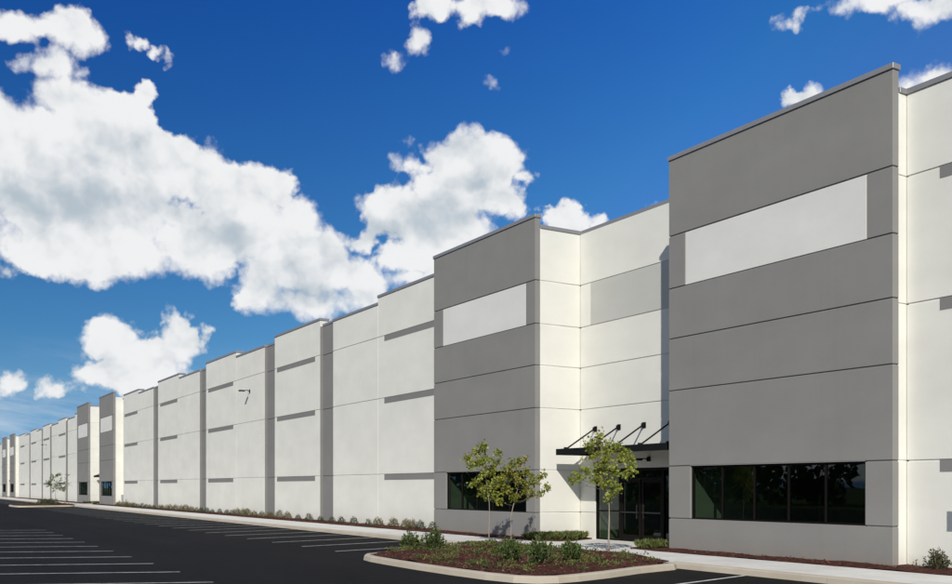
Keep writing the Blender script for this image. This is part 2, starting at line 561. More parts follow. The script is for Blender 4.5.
def island_outline(ds):
    """foot of the kerb round an island, right root -> nose -> left root (s, Y)"""
    pts = [(18.85, CURB), (18.5, CURB - .08), (18.28, CURB - .35), (17.95, 15.4), (17.4, 14.0), (17.08, 12.9), (17.0, 12.3), (17.15, 11.85), (17.6, 11.52), (18.5, 11.36),
           (20.0, 11.28), (21.6, 11.27), (23.2, 11.32), (24.6, 11.40), (25.35, 11.55), (25.85, 11.85), (26.1, 12.3), (26.9, 14.0), (27.75, 15.6), (28.35, 16.75), (28.62, CURB - .1), (29.0, CURB)]
    return [(s + ds, y) for s, y in pts]


def kerb(name, outline, label_joints=True):
    """sweep of the kerb profile along a line of (s, Y); the asphalt lies on the side of smaller Y / outside"""
    prof = [(0, LOT - .05), (0.0, LOT), (.025, -.03), (.05, -.003), (.17, .006), (.185, .0), (.185, -.12)]
    P = [Vector((-s, y)) for s, y in outline]
    bm = bmesh.new()
    rows = []
    for i, p in enumerate(P):
        d = (P[min(i + 1, len(P) - 1)] - P[max(i - 1, 0)]).normalized()
        nrm = Vector((d.y, -d.x))      # right of travel; travel goes towards -x so right = +Y
        rows.append([bm.verts.new((p.x + nrm.x * a, p.y + nrm.y * a, z)) for a, z in prof])
    for a, b in zip(rows, rows[1:]):
        for j in range(len(prof) - 1):
            bm.faces.new((a[j], a[j + 1], b[j + 1], b[j]))
    bm.faces.new(rows[0]); bm.faces.new(rows[-1][::-1])
    bmesh.ops.recalc_face_normals(bm, faces=bm.faces[:])
    return link(name, mesh_of(bm, name), 'concrete_curb', KERB)


KERB = empty('kerb', -40, CURB, 0)
KERB['kind'] = 'structure'
KERB_OBJS = []


def resample(pts, step):
    out = [pts[0]]
    for a, b in zip(pts, pts[1:]):
        L = math.dist(a, b); m_ = max(1, int(round(L / step)))
        for i in range(1, m_ + 1):
            out.append((a[0] + (b[0] - a[0]) * i / m_, a[1] + (b[1] - a[1]) * i / m_))
    return out


def kerb_run(s0, s1, step=3.0):
    s = s0
    while s < s1 - .01:
        e = min(s + step, s1)
        if s1 - e < .8: e = s1
        KERB_OBJS.append(kerb('kerb_stone', [(s + .004, CURB), (e - .004, CURB)]))
        s = e


kerb_run(-40, 18.85)
kerb_run(29.0, 18.85 + P1, 6.)
kerb_run(29.0 + P1, 18.85 + 2 * P1, 12.)
kerb_run(29.0 + 2 * P1, 330, 24.)
for q in range(3):
    ol = resample(island_outline(q * P1), .35)
    cuts = [0, 9, 18, 29, 40, 50, 59, len(ol) - 1] if q == 0 else [0, len(ol) - 1]
    cuts = [c for c in cuts if c <= len(ol) - 1]
    for a, b in zip(cuts, cuts[1:]):
        if b > a: KERB_OBJS.append(kerb('kerb_stone', ol[a:b + 1]))
for o in KERB_OBJS: o.location = (40, -CURB, 0)

# concrete walk in slabs
WALK = empty('pavement', -40, 18, 0)
WALK['kind'] = 'structure'
WIN, WOUT = 19.62, CURB + .192
walk_spans = []
s = -40.0
while s < 330:
    st = 3.0 if s < 60 else 12.
    walk_spans.append((s, s + st)); s += st
for a, b in walk_spans:
    o = box('paving_slab', a + .004, b - .004, WOUT, WIN, -.14, -.002, 'concrete_walk', WALK, .006)
    o.location = (40, -18, 0)
WALK_IN = []
for q in range(3):
    ds = q * P1
    for (a, b, y0, y1) in ((22.4, 25.95, WIN + .01, DR + .2), (25.96, 29.5, WIN + .01, DR + .2)):
        o = box('paving_slab', a + ds + .004, b + ds - .004, y0, y1, -.14, -.003, 'concrete_walk', WALK, .006)
        o.location = (40, -18, 0)

# mulch beds


def height_bed(name, poly_fn, s0, s1, y0, y1, ns, ny, zfn):
    bm = bmesh.new()
    g = {}
    for i in range(ns + 1):
        for j in range(ny + 1):
            s = s0 + (s1 - s0) * i / ns; y = y0 + (y1 - y0) * j / ny
            s, y = poly_fn(s, y)
            g[i, j] = bm.verts.new((-s, y, zfn(s, y)))
    for i in range(ns):
        for j in range(ny):
            bm.faces.new((g[i, j], g[i, j + 1], g[i + 1, j + 1], g[i + 1, j]))
    bm.normal_update()
    if sum(f.normal.z for f in bm.faces) < 0:
        for f in bm.faces: f.normal_flip()
    return tag(link(name, mesh_of(bm, name, True), 'mulch'), kind='structure')


def wob(s, y, a=.02):
    return a * (math.sin(s * 3.1 + y * 2.3) + math.sin(s * 7.7 - y * 5.1) * .6 + math.sin(s * 1.3 + 4 * y))


def wall_bed(s0, s1, y1):
    def pf(s, y):
        if y < WIN + .02: y = WIN - .03 + .02 * math.sin(s * 2.7) + .015 * math.sin(s * 7.1)
        return s, y
    return height_bed('mulch_bed', pf, s0, s1, WIN, y1, max(4, int((s1 - s0) / .35)), 5, lambda s, y: .012 + .05 * min(1, (y - WIN + .03) / .3) + wob(s, y, .010))


BEDS = [(-40, 14.7, DM + .1), (14.7, 22.4, D + .1), (29.5, 37.25, D + .1), (37.25, 106.9, DM + .1), (106.9, 115, D + .1), (121.6, 129.9, D + .1), (129.9, 199.5, DM + .1)]
for b in BEDS: wall_bed(*b)

ISL = [(s, y) for s, y in island_outline(0)]


def inside(poly, s, y):
    c = False
    for (a, b), (p, q) in zip(poly, poly[1:] + poly[:1]):
        if (b > y) != (q > y) and s < (p - a) * (y - b) / (q - b) + a: c = not c
    return c


def edge_dist(poly, s, y):
    best = 9.
    for (a, b), (p, q) in zip(poly, poly[1:]):
        L = (p - a) ** 2 + (q - b) ** 2
        t = max(0, min(1, ((s - a) * (p - a) + (y - b) * (q - b)) / L))
        best = min(best, math.dist((s, y), (a + t * (p - a), b + t * (q - b))))
    return best


TREES = [(28.55, 17.72), (27.20, 17.74), (22.05, 17.72)]


def isl_z(s, y):
    e = edge_dist(ISL, s, y)
    z = .0 + .10 * min(1, max(0, (e - .18) / 1.2)) - (.03 if e < .25 else 0)
    back = max(0, min(1, (CURB + .45 - y) / .35))
    return (z + wob(s, y, .010)) * back - .02 * (1 - back) + .0


def island_bed(ds):
    bm = bmesh.new()
    g = {}
    st = .2
    for i in range(int(12.4 / st)):
        for j in range(int(7 / st)):
            s = 16.9 + i * st; y = 11.2 + j * st
            yy = min(y, CURB - .01)
            ok = (inside(ISL, s, yy) and edge_dist(ISL, s, y) > .12 and y < CURB + .36) and not (y > CURB - .2 and (s < 18.95 or s > 28.5))
            if ok: g[i, j] = bm.verts.new((-(s + ds), y, isl_z(s, y)))
    for (i, j) in list(g):
        k = [(i, j), (i, j + 1), (i + 1, j + 1), (i + 1, j)]
        if all(q in g for q in k): bm.faces.new([g[q] for q in k])
        else:
            k3 = [q for q in k if q in g]
            if len(k3) == 3: bm.faces.new([g[q] for q in k3])
    for (i, j) in list(g):   # the lone corner triangles on the other three sides
        for (a, b) in ((-1, -1), (-1, 1), (1, -1)):
            k = [(i, j), (i + a, j), (i, j + b)]
            far = (i + a, j + b)
            if all(q in g for q in k) and far not in g:
                try: bm.faces.new([g[q] for q in k])
                except ValueError: pass
    bmesh.ops.recalc_face_normals(bm, faces=bm.faces[:])
    if sum(f.normal.z for f in bm.faces) < 0:
        for f in bm.faces: f.normal_flip()
    return tag(link('mulch_bed', mesh_of(bm, 'mulch_bed', True), 'mulch'), kind='structure')


for q in range(3): island_bed(q * P1)


def tree_mound(s0, y0, rs, ry, h):
    """rounded heap of mulch round the young trees, spilling onto the walk"""
    bm = bmesh.new()
    NR, NA = 7, 40
    c = bm.verts.new((-s0, y0, h + .01))
    prev = None; rings = []
    for i in range(1, NR + 1):
        f = i / NR
        ring = []
        for j in range(NA):
            a = 2 * math.pi * j / NA
            k = 1 + .05 * math.sin(3 * a + s0) + .03 * math.sin(7 * a)
            s_, y_ = s0 + math.cos(a) * rs * f * k, y0 + math.sin(a) * ry * f * k
            ring.append(bm.verts.new((-s_, y_, h * (1 - f ** 2.2) + .012 + wob(s_, y_, .006) if i < NR else -.012)))
        rings.append(ring)
    for j in range(NA): bm.faces.new((c, rings[0][j], rings[0][(j + 1) % NA]))
    for a, b in zip(rings, rings[1:]):
        for j in range(NA): bm.faces.new((a[j], b[j], b[(j + 1) % NA], a[(j + 1) % NA]))
    bmesh.ops.recalc_face_normals(bm, faces=bm.faces[:])
    if sum(f.normal.z for f in bm.faces) < 0:
        for f in bm.faces: f.normal_flip()
    return tag(link('mulch_bed', mesh_of(bm, 'mulch_bed', True), 'mulch'), kind='structure')


MOUNDS = [(27.85, 17.35, 1.55, .95, .05), (22.0, 17.35, 1.15, .90, .05)]
for m_ in MOUNDS: tree_mound(*m_)


def poly_bed(name, pts, z):
    bm = bmesh.new()
    top = [bm.verts.new((-s, y, z)) for s, y in pts]; bot = [bm.verts.new((-s, y, -.05)) for s, y in pts]
    bm.faces.new(top)
    for i in range(len(pts)):
        bm.faces.new((top[i], top[(i + 1) % len(pts)], bot[(i + 1) % len(pts)], bot[i]))
    bmesh.ops.recalc_face_normals(bm, faces=bm.faces[:])
    return tag(link(name, mesh_of(bm, name), 'mulch'), kind='structure')


BED_L = [(29.48, 19.66), (28.9, 19.62), (28.0, 20.3), (27.85, 20.7), (28.3, 21.5), (28.62, 22.2), (29.48, 22.2)]
BED_R = [(23.55, 19.75), (22.42, 19.66), (22.42, 22.2), (23.3, 22.2), (23.45, 21.0)]
for q in range(3):
    poly_bed('mulch_bed', [(s + q * P1, y) for s, y in BED_L], .045)
    poly_bed('mulch_bed', [(s + q * P1, y) for s, y in BED_R], .045)

# ------------------------------------------------------------------ the warehouse
WH = empty('warehouse', -20, D, 0)
tag(WH, 'long off white and grey concrete warehouse with towers and recessed glass entry', 'warehouse')
WH_LOC = Vector((-20, D, 0))
J = .018            # half width of a reveal


def fix(o):
    """children are modelled in world coordinates: take the root's place off again"""
    o.matrix_parent_inverse.identity()
    o.location = -WH_LOC
    return o


def wbox(name, s0, s1, y0, y1, z0, z1, m, bev=0.):
    return fix(box(name, s0, s1, y0, y1, z0, z1, m, WH, bev))


def sub(part, o):
    o.parent = part
    o.location = (0, 0, 0)
    return o


def panel_x(s0, s1, y0, y1, zs, m, core_in=.028, names='wall_panel', jl=J, jr=J):
    """a stack of panels facing the lot between the reveals zs, on a recessed core"""
    for a, b in zip(zs, zs[1:]):
        wbox(names, s0 + jr, s1 - jl, y0, y1, a + (J if a > 0 else -.1), b - (J if b != zs[-1] else 0), m, .008)
    wbox('wall_core', s0 + .045, s1 - .045, y0 + core_in, y1 - .02, -.1, zs[-1] - .06, m)


def coping(s0, s1, y0, y1, z, h=.135, ov=.035):
    o = wbox('coping', s0 - ov, s1 + ov, y0 - ov, y1 + ov, z, z + h, 'coping_metal', .008)
    return o


ZT = [0, .965, 2.53, 4.80, 6.365, 7.885, 9.47, 11.755]
ZM = [0, 2.53, 6.25, 9.285]


def window(s0, s1, y, z0, z1, npane, depth=.10):
    w = wbox('window', s0, s1, y + depth - .035, y + depth + .035, z0, z0 + .05, 'bronze_frame')   # sill rail
    sub(w, boxes('frame', [(s0, s1, y + depth - .035, y + depth + .035, z1 - .06, z1), (s0, s0 + .06, y + depth - .035, y + depth + .035, z0 + .05, z1 - .06), (s1 - .06, s1, y + depth - .035, y + depth + .035, z0 + .05, z1 - .06)], 'bronze_frame'))
    for i in range(npane):
        a = s0 + .03 + (s1 - s0 - .06) * i / npane; b = s0 + .03 + (s1 - s0 - .06) * (i + 1) / npane
        if i: sub(w, box('mullion', a - .022, a + .022, y + depth - .045, y + depth + .03, z0 + .045, z1 - .055, 'bronze_frame'))
        sub(w, box('pane', a + .01, b - .01, y + depth - .004, y + depth + .004, z0 + .03, z1 - .03, 'tinted_glass'))
    return w


def room(s0, s1, y0, y1, z0, z1):
    bm = bmesh.new()
    v, f = bm_box(bm, s0, s1, y0, y1, z0, z1)
    bm.faces.remove(f[2])
    o = fix(link('office_room', mesh_of(bm, 'office_room'), 'room', WH))
    return o


def tower(s0, s1, w0, w1, p0, p1):
    """grey screen wall in front of the building, window w0..w1, white panel p0..p1"""
    T = .22
    y0, y1 = D, D + T
    g = 'paint_grey'

    def pan(a, b, z0, z1, m=g, ja=0, jb=0):
        wbox('wall_panel', a + ja, b - jb, y0, y1, z0 + (J if z0 > 0 else -.1), z1 - (J if z1 < ZT[-1] else 0), m, .008)
    pan(s0, s1, ZT[0], ZT[1])
    pan(s0, w0, ZT[1], ZT[2], jb=.0); pan(w1, s1, ZT[1], ZT[2])
    for i in (2, 3, 4, 6): pan(s0, s1, ZT[i], ZT[i + 1])
    pan(s0, p0, ZT[5], ZT[6], jb=.006); pan(p1, s1, ZT[5], ZT[6], ja=.006)
    wbox('accent_panel', p0 + .006, p1 - .006, y0 + .006, y1, ZT[5] + .012, ZT[6] - J, 'paint_white', .008)
    # recessed core behind the reveals, open at the window
    fix(boxes('wall_core', [(s0 + .03, s1 - .03, y0 + .028, y1 - .028, -.1, ZT[1] - J - .002), (s0 + .03, w0 - .03, y0 + .028, y1 - .028, ZT[1] - J - .002, ZT[2] + J + .002),
                            (w1 + .03, s1 - .03, y0 + .028, y1 - .028, ZT[1] - J - .002, ZT[2] + J + .002), (s0 + .03, s1 - .03, y0 + .028, y1 - .028, ZT[2] + J + .002, ZT[-1] - .06)], g, WH))
    coping(s0, s1, y0, y1, ZT[-1])
    wbox('window_sill', w0, w1, y0 + .004, y1 - .002, ZT[1] - J - .001, ZT[1] + .0, g)
    wbox('window_head', w0, w1, y0 + .004, y1 - .002, ZT[2] - .0, ZT[2] + J + .001, g)
    window(w0, w1, y0, ZT[1], ZT[2], 5)
    room(w0 - .12, w1 + .12, y1 + .003, y1 + 5.5, .02, 2.95)
    # the block behind the screen wall
    wbox('tower_block', s0 + .02, s1 - .02, y1 + .002, DM + .6, 2.96, 11.3, 'paint_cream')
    wbox('tower_pier', s0 + .02, w0 - .13, y1 + .002, DM + .6, -.1, 2.955, 'paint_cream')
    wbox('tower_pier', w1 + .13, s1 - .02, y1 + .002, DM + .6, -.1, 2.955, 'paint_cream')


def return_wall(s, facing, y0, y1, zs, top, m='paint_cream', t=.25):
    """a wall running in depth; facing +1: its face looks to smaller s (right)"""
    a, b = (s, s + t) if facing > 0 else (s - t, s)
    z = zs + [top]
    for p, q in zip(z, z[1:]):
        wbox('wall_panel', a, b, y0, y1, p + (J if p > 0 else -.1), q - (J if q < top else 0), m, .006)
    wbox('wall_core', a + .028, b - .028, y0 + .01, y1 - .005, -.1, top - .05, m)
    coping(a, b, y0 + .04, y1, top)


def entry(r, l, ds):
    """recess between two towers, r = smaller s, l = larger s"""
    TOP = 11.38
    return_wall(l, +1, D + .225, DR - .002, ZT[:-1], TOP)
    return_wall(r, -1, D + .225, DR - .002, ZT[:-1], TOP)
    c = 'paint_cream'
    DL = l - .92       # left end of the glazing
    DT = 2.56
    # back wall
    def pan(a, b, z0, z1, m=c):
        wbox('wall_panel', a, b, DR, DR + .25, z0 + (J if z0 > 0 else -.1), z1 - (J if z1 < TOP else 0), m, .006)
    pan(DL, l, 0, ZT[1]); pan(DL, l, ZT[1], DT)
    for i in (2, 3, 4): pan(r, l, max(ZT[i], DT), ZT[i + 1])
    pan(l - .62, l, ZT[5], ZT[6])
    wbox('accent_panel', r, l - .62, DR, DR + .25, ZT[5] + J, ZT[6] - J, 'paint_light_grey', .006)
    pan(r, l, ZT[6], TOP)
    wbox('wall_core', r + .02, l - .02, DR + .028, DR + .22, DT + J + .004, TOP - .05, c)
    wbox('wall_core', DL + .03, l - .02, DR + .028, DR + .22, -.1, DT + J, c)
    coping(r, l, DR + .04, DR + .25, TOP)
    # glazed screen and doors
    gy = DR + .08
    W = DL - r
    fr = wbox('storefront', r + .002, DL, gy - .05, gy + .05, DT - .09, DT, 'bronze_frame')
    posts = [DL, DL - 1.32, DL - 1.55]
    sub(fr, boxes('frame', [(DL - .07, DL, gy - .05, gy + .05, 0, DT - .09), (r, DL, gy - .045, gy + .045, .0, .05)], 'bronze_frame'))
    dx0 = DL - 1.36     # left jamb of the doors
    for x in (dx0, dx0 - 2.26): sub(fr, box('mullion', x - .05, x + .05, gy - .055, gy + .05, .0, DT - .085, 'bronze_frame'))
    for x in (dx0 - 2.26 - 1.25,): sub(fr, box('mullion', x - .03, x + .03, gy - .055, gy + .05, .0, DT - .085, 'bronze_frame'))
    sub(fr, box('rail', dx0 + .05, DL - .07, gy - .04, gy + .04, 1.02, 1.075, 'bronze_frame'))
    sub(fr, box('rail', dx0 - 2.2, dx0 - .05, gy - .052, gy + .04, 2.17, 2.24, 'bronze_frame'))
    for (a, b, z0, z1) in ((dx0 + .03, DL - .04, .03, 1.04), (dx0 + .03, DL - .04, 1.05, DT - .06), (dx0 - 2.23, dx0 - .03, 2.21, DT - .06), (r + .02, dx0 - 2.29, .03, DT - .06)):
        sub(fr, box('pane', a, b, gy - .004, gy + .004, z0, z1, 'tinted_glass'))
    for k in range(2):
        a = dx0 - 1.12 * k - .055; b = a - 1.05
        a, b = b, a
        dr = wbox('entrance_door', a, b, gy - .04, gy + .03, .055, .24, 'bronze_frame')      # bottom rail of the leaf
        sub(dr, boxes('frame', [(a, a + .09, gy - .04, gy + .03, .24, 2.06), (b - .09, b, gy - .04, gy + .03, .24, 2.06), (a, b, gy - .04, gy + .03, 2.06, 2.16)], 'bronze_frame'))
        sub(dr, box('pane', a + .08, b - .08, gy - .008, gy - .002, .23, 2.07, 'tinted_glass'))
        sub(dr, box('push_bar', a + .05, b - .05, gy - .10, gy - .06, 1.0, 1.045, 'door_metal'))
        hs_ = (b - .14) if k else (a + .14)
        sub(dr, boxes('handle', [(hs_ - .015, hs_ + .015, gy - .11, gy - .08, .8, 1.3), (hs_ - .012, hs_ + .012, gy - .08, gy - .03, .84, .87), (hs_ - .012, hs_ + .012, gy - .08, gy - .03, 1.23, 1.26)], 'door_metal'))
    room(r + .1, DL + .1, gy + .07, gy + 6, .0, 3.0)
    # canopy on rods
    ca, cb = r + .63, l - .63
    yf = DR - 1.58
    cz0, cz1 = 3.06, 3.285
    cp = wbox('canopy', ca, cb, yf + .06, DR - .005, cz0 + .12, cz1 - .03, 'black_metal')
    sub(cp, boxes('fascia', [(ca, cb, yf, yf + .06, cz0, cz1), (ca, ca + .06, yf + .06, DR - .005, cz0, cz1), (cb - .06, cb, yf + .06, DR - .005, cz0, cz1)], 'black_metal', None, .006))
    for k in range(5):
        x = cb - .30 - 1.35 * k
        bz = 4.04
        sub(cp, tube('rod', [(-x, DR - .06, bz), (-x, yf + .22, cz1 - .02)], .03, 'black_metal', None, 8))
        sub(cp, boxes('bracket', [(x - .09, x + .09, DR - .022, DR - .001, bz - .10, bz + .10), (x - .03, x + .03, DR - .12, DR - .022, bz - .06, bz + .06)], 'black_metal'))
        sub(cp, boxes('clevis', [(x - .03, x + .03, yf + .16, yf + .28, cz1 - .028, cz1 + .06)], 'black_metal'))
    # wall lamp under the canopy
    lx, lz = r + 3.25, 2.86
    lp = wbox('wall_lamp', lx - .09, lx + .09, DR - .05, DR - .002, lz - .08, lz + .08, 'black_metal', .01)
    sub(lp, tube('arm', [(-lx, DR - .04, lz), (-lx - .03, DR - .22, lz + .02), (-lx - .06, DR - .34, lz - .01)], .02, 'black_metal', None, 6))
    sub(lp, boxes('lamp_head', [(lx, lx + .16, DR - .46, DR - .28, lz - .05, lz + .03)], 'black_metal', None, .012))


def column(s0, s1, top, bars=None, m='paint_cream', y=DM, jl=.006, jr=.006):
    zs = ZM + [top]
    panel_x(s0, s1, y, DM + .5, zs, m, jl=jl, jr=jr)
    coping(s0, s1, y, DM + .5, top)
    if bars:
        for z in ZM[1:]:
            wbox('accent_bar', bars[0], bars[1], y - .005, y + .02, z - .275, z - .0, 'paint_strip')


def strip(s0, s1, m='paint_strip', y=DM + .16, top=10.9):
    zs = ZM + [top]
    if m == 'paint_strip':
        wbox('pilaster_side', s1 - .008, s1 + .03, DM + .004, y + .01, -.1, top - .01, m)
        wbox('pilaster_side', s0 - .03, s0 + .008, DM + .004, y + .01, -.1, top - .01, m)
    for a, b in zip(zs, zs[1:]):
        wbox('pilaster_panel', s0 - .02, s1 + .02, y, y + .2, a + (J if a > 0 else -.1), b - (J if b < top else 0), m)
    wbox('wall_core', s0 - .02, s1 + .02, y + .025, y + .18, -.1, top - .05, m)
    wbox('coping', s0 - .01, s1 + .01, y - .03, y + .25, top, top + .13, 'coping_metal')


HI, LO = 11.23, 10.885
# first pair of towers and the entry
tower(14.70, 22.40, 15.46, 21.48, 15.42, 21.70)
tower(29.53, 37.25, 30.12, 36.18, 30.15, 36.44)
entry(22.40, 29.53, 0)
# wall to the right of the first tower
return_wall(14.70, +1, D + .225, DM + .3, ZM, HI)
column(7.2, 14.692, HI, (7.9, 13.83))
strip(5.5, 7.2)
column(-1.2, 5.5, HI, (-.5, 4.8))
column(-7.4, -1.2, LO)
strip(-9.1, -7.4)
column(-15.5, -9.1, HI, (-14.8, -9.9))
column(-22., -15.5, LO)
# first long wall
column(37.30, 43.92, HI, (37.31, 43.2))
column(43.92, 49.60, LO)
strip(49.60, 51.45)
column(51.45, 58.92, HI, (52.2, 58.5))
strip(58.92, 60.78)
column(60.78, 66.75, LO)
column(66.75, 74.25, HI, (67.45, 73.65))
strip(74.25, 75.98)
column(75.98, 82.15, LO)
column(82.15, 89.55, HI, (82.8, 88.75))
strip(89.55, 91.3)
column(91.3, 97.35, LO)
column(97.35, 104.35, HI, (97.9, 103.9))
strip(104.35, 106.95, 'paint_cream', DM + .45, 11.1)
# second pair
tower(106.95, 114.9, 107.75, 113.95, 107.7, 114.2)
tower(121.7, 129.6, 122.4, 128.6, 122.4, 128.8)
entry(114.9, 121.7, P1)
column(129.65, 134.4, HI)
column(134.4, 140.3, LO)
strip(140.3, 141.9)
column(141.9, 148.6, HI, (142.3, 148.2))
column(148.6, 155.2, LO)
strip(155.2, 156.8)
column(156.8, 164.4, HI, (157.5, 163.7))
strip(164.4, 166.)
column(166., 171.8, LO)
column(171.8, 179.7, HI, (172.5, 178.7))
strip(179.7, 181.3)
column(181.3, 187.2, LO)
column(187.2, 196.6, HI, (188, 194.))
strip(196.6, 199.3, 'paint_cream', DM + .45, 11.1)
tower(199.3, 206.9, 200.1, 206.1, 200.1, 206.2)
tower(213.6, 221.3, 214.3, 220.4, 214.3, 220.5)
entry(206.9, 213.6, 2 * P1)
s = 221.35
for k in range(8):
    column(s, s + 6.4, HI, (s + .5, s + 5.9)); column(s + 6.4, s + 12.4, LO); strip(s + 12.4, s + 14.1)
    s += 14.1
END = s
fix(boxes('roof', [(-22, END, DR + .3, DM + 95, 10.4, 10.7), (-22.2, -22.0, DM + .1, DM + 95, -.2, 11.0), (END, END + .2, DM + .1, DM + 95, -.2, 11.0), (-22, END, DM + 94.8, DM + 95, -.2, 10.4)], 'roofing', WH))


def gooseneck(s, z):
    y = DM
    lp = wbox('wall_lamp', s - .08, s + .08, y - .04, y - .001, z - .12, z + .12, 'black_metal', .01)
    sub(lp, tube('arm', [(-s, y - .03, z), (-s, y - .22, z + .07), (-s, y - .38, z + .03)], .028, 'black_metal', None, 6))
    sub(lp, boxes('lamp_head', [(s - .14, s + .14, y - .74, y - .36, z - .03, z + .055)], 'black_metal', None, .012))
    sub(lp, box('lens', s - .11, s + .11, y - .71, y - .42, z - .04, z - .029, 'lamp_lens'))


gooseneck(63.8, 8.30)
gooseneck(160.6, 8.30)

# ------------------------------------------------------------------ posts
t = empty('parking_sign', -12.42, 20.0, .05)
tag(t, 'small sign plate on a slim post in the mulch before the off white wall', 'sign')
bm = bmesh.new(); bm_box(bm, -.028, .028, -.025, .025, -.1, 2.2); link('post', mesh_of(bm, 'post'), 'sign_grey', t)
bm = bmesh.new(); bm_box(bm, -.16, .16, -.032, -.026, 1.72, 2.18); link('plate', mesh_of(bm, 'plate'), 'sign_blue', t)
t = empty('standpipe', -wall_s(122.4, 20.3), 20.3, .04)
tag(t, 'slim grey standpipe with box head at the wall foot by the far tower', 'standpipe')
bm = bmesh.new(); bm_tube(bm, [(0, 0, -.05), (0, 0, 1.0)], .06, 8); link('pipe', mesh_of(bm, 'pipe'), 'sign_grey', t)
bm = bmesh.new(); bm_box(bm, -.11, .11, -.09, .09, .55, 1.12); bmesh.ops.bevel(bm, geom=bm.edges[:], offset=.02, segments=1, affect='EDGES'); link('box_head', mesh_of(bm, 'box_head'), 'sign_grey', t)

# ------------------------------------------------------------------ planting
CAMR = np.array([math.sin(TH), math.cos(TH), 0.0])     # lateral direction across the picture
CAMF = np.array([-math.cos(TH), math.sin(TH), 0.0])


def leaf_tree(s, y, z0, label, lobes, base_px, leafmat, trunk_r=.024, per=60, size=.095, group=None, twigscale=1.0):
    """young street tree; lobes = (x, y, r) in photograph pixels of the leaf masses"""
    d = s * math.cos(TH) + y * math.sin(TH)
    k = d / F
    root = empty('young_tree', -s, y, z0)
    tag(root, label, 'tree', group)
    L = []
    for (px, py, r) in lobes:
        c = CAMR * (px - base_px[0]) * k + np.array([0, 0, (base_px[1] - py) * k])
        c = c + CAMF * rng.uniform(-.30, .30) * (1 if abs(px - base_px[0]) < 22 else .4)
        L.append((c, r * k))
    zmin = min(c[2] - r for c, r in L)
    ztop = max(c[2] for c, r in L)
    # trunk: slightly crooked leader up to the highest lobe
    top = max(L, key=lambda q: q[0][2])[0]
    pts, rad = [], []
    NP = 9
    for i in range(NP + 1):
        f = i / NP
        p = np.array([0, 0, f * ztop * .92])
        if f > .35: p = p + (np.array([top[0], top[1], 0]) * ((f - .35) / .65) ** 1.3 * .9)
        p = p + np.array([math.sin(f * 9 + s) * .012, math.cos(f * 7 + s) * .012, 0]) * (f > 0)
        pts.append(p); rad.append(trunk_r * (1.25 if i == 0 else 1) * (1 - .8 * f))
    pts[0][2] = -.12
    tr = tube('trunk', pts, rad, 'bark', root, 8)
    bm = bmesh.new()
    P_, U_, S_, T_ = [], [], [], []
    for c, r in L:
        # branch from the leader, leaving it below the lobe
        zs_ = max(zmin * .97, c[2] - (.10 + .22 * np.linalg.norm(c[:2])))
        zs_ = min(zs_, ztop * .85)
        f = zs_ / (ztop * .92)
        i0 = min(NP - 1, max(0, int(f * NP))); ff = f * NP - i0
        st = pts[i0] * (1 - ff) + pts[i0 + 1] * ff
        mid = st * .45 + c * .55 + np.array([0, 0, -.05])
        bm_tube(bm, [st, mid, c], [trunk_r * .28, trunk_r * .18, trunk_r * .10], 5)
        nt = max(3, int(9 * (r / .35) * twigscale))
        for q in range(nt):
            dr = rand_dirs(1, .5)[0]
            e = c + dr * r * rng.uniform(.55, 1.08)
            a = mid * rng.uniform(0, .5) + c * 1.0
            a = a / (1.0 if True else 1)
            a = c + (mid - c) * rng.uniform(0, .6)
            bm_tube(bm, [a, (a + e) / 2 + rand_dirs(1)[0] * .03, e], [trunk_r * .16, trunk_r * .11, trunk_r * .06], 4, False)
            m_ = int(per * rng.uniform(.5, 1.2) / 9 * 2.4)
            tt = rng.uniform(.25, 1.05, m_)
            base = a[None] + (e - a)[None] * tt[:, None] + rng.normal(size=(m_, 3)) * .05
            P_.append(base)
            u = rand_dirs(m_, -.25) + dr[None] * .5
            U_.append(u); S_.append(size * rng.uniform(.6, 1.25, m_))
            T_.append(np.clip(rng.normal(.45, .22, m_) + rng.uniform(-.15, .15), 0, 1))
    bmesh.ops.recalc_face_normals(bm, faces=bm.faces[:])
    link('branch', mesh_of(bm, 'branch', True), 'twig', root)
    me = leaves_mesh('crown', np.concatenate(P_), np.concatenate(U_), np.concatenate(S_), np.concatenate(T_), .85, .3)
    link('crown', me, leafmat, root)
    return root


L1 = [(482, 448, 6), (477, 453, 6), (468, 461, 6), (474, 466, 8), (486, 462, 9), (498, 462, 6), (501, 455, 4), (481, 477, 10), (493, 474, 10), (476, 484, 8), (488, 489, 9), (500, 481, 7), (483, 496, 6), (495, 497, 5)]
L2 = [(507, 474, 10), (499, 484, 7), (512, 466, 6), (521, 463, 5), (526, 460, 3), (517, 480, 11), (506, 492, 9), (527, 475, 6), (526, 490, 8), (535, 483, 6), (543, 477, 4), (547, 487, 3), (515, 499, 7), (533, 497, 5), (541, 494, 3), (500, 501, 4)]
L3 = [(600, 438, 5), (597, 445, 7), (586, 449, 5), (608, 447, 8), (619, 450, 6), (628, 456, 6), (633, 462, 4), (593, 458, 8), (606, 461, 11), (620, 464, 9), (599, 471, 9), (612, 476, 10), (626, 473, 7), (633, 469, 4), (605, 487, 7), (614, 490, 6), (596, 482, 6), (583, 474, 4), (575, 478, 4), (571, 481, 3), (609, 499, 4)]
leaf_tree(TREES[0][0], TREES[0][1], .02, 'slim young tree with fresh green leaves before the grey tower window', L1, (489.5, 543), 'leaf_maple', .022, 105, .088)
leaf_tree(TREES[1][0], TREES[1][1], .02, 'slim young tree with some orange tinged leaves leaning toward the entry', L2, (511.5, 545), 'leaf_maple_turning', .022, 100, .088)
leaf_tree(TREES[2][0], TREES[2][1], .02, 'young tree with dense yellow green crown in front of the entry canopy', L3, (609, 555), 'leaf_maple', .028, 92, .092)
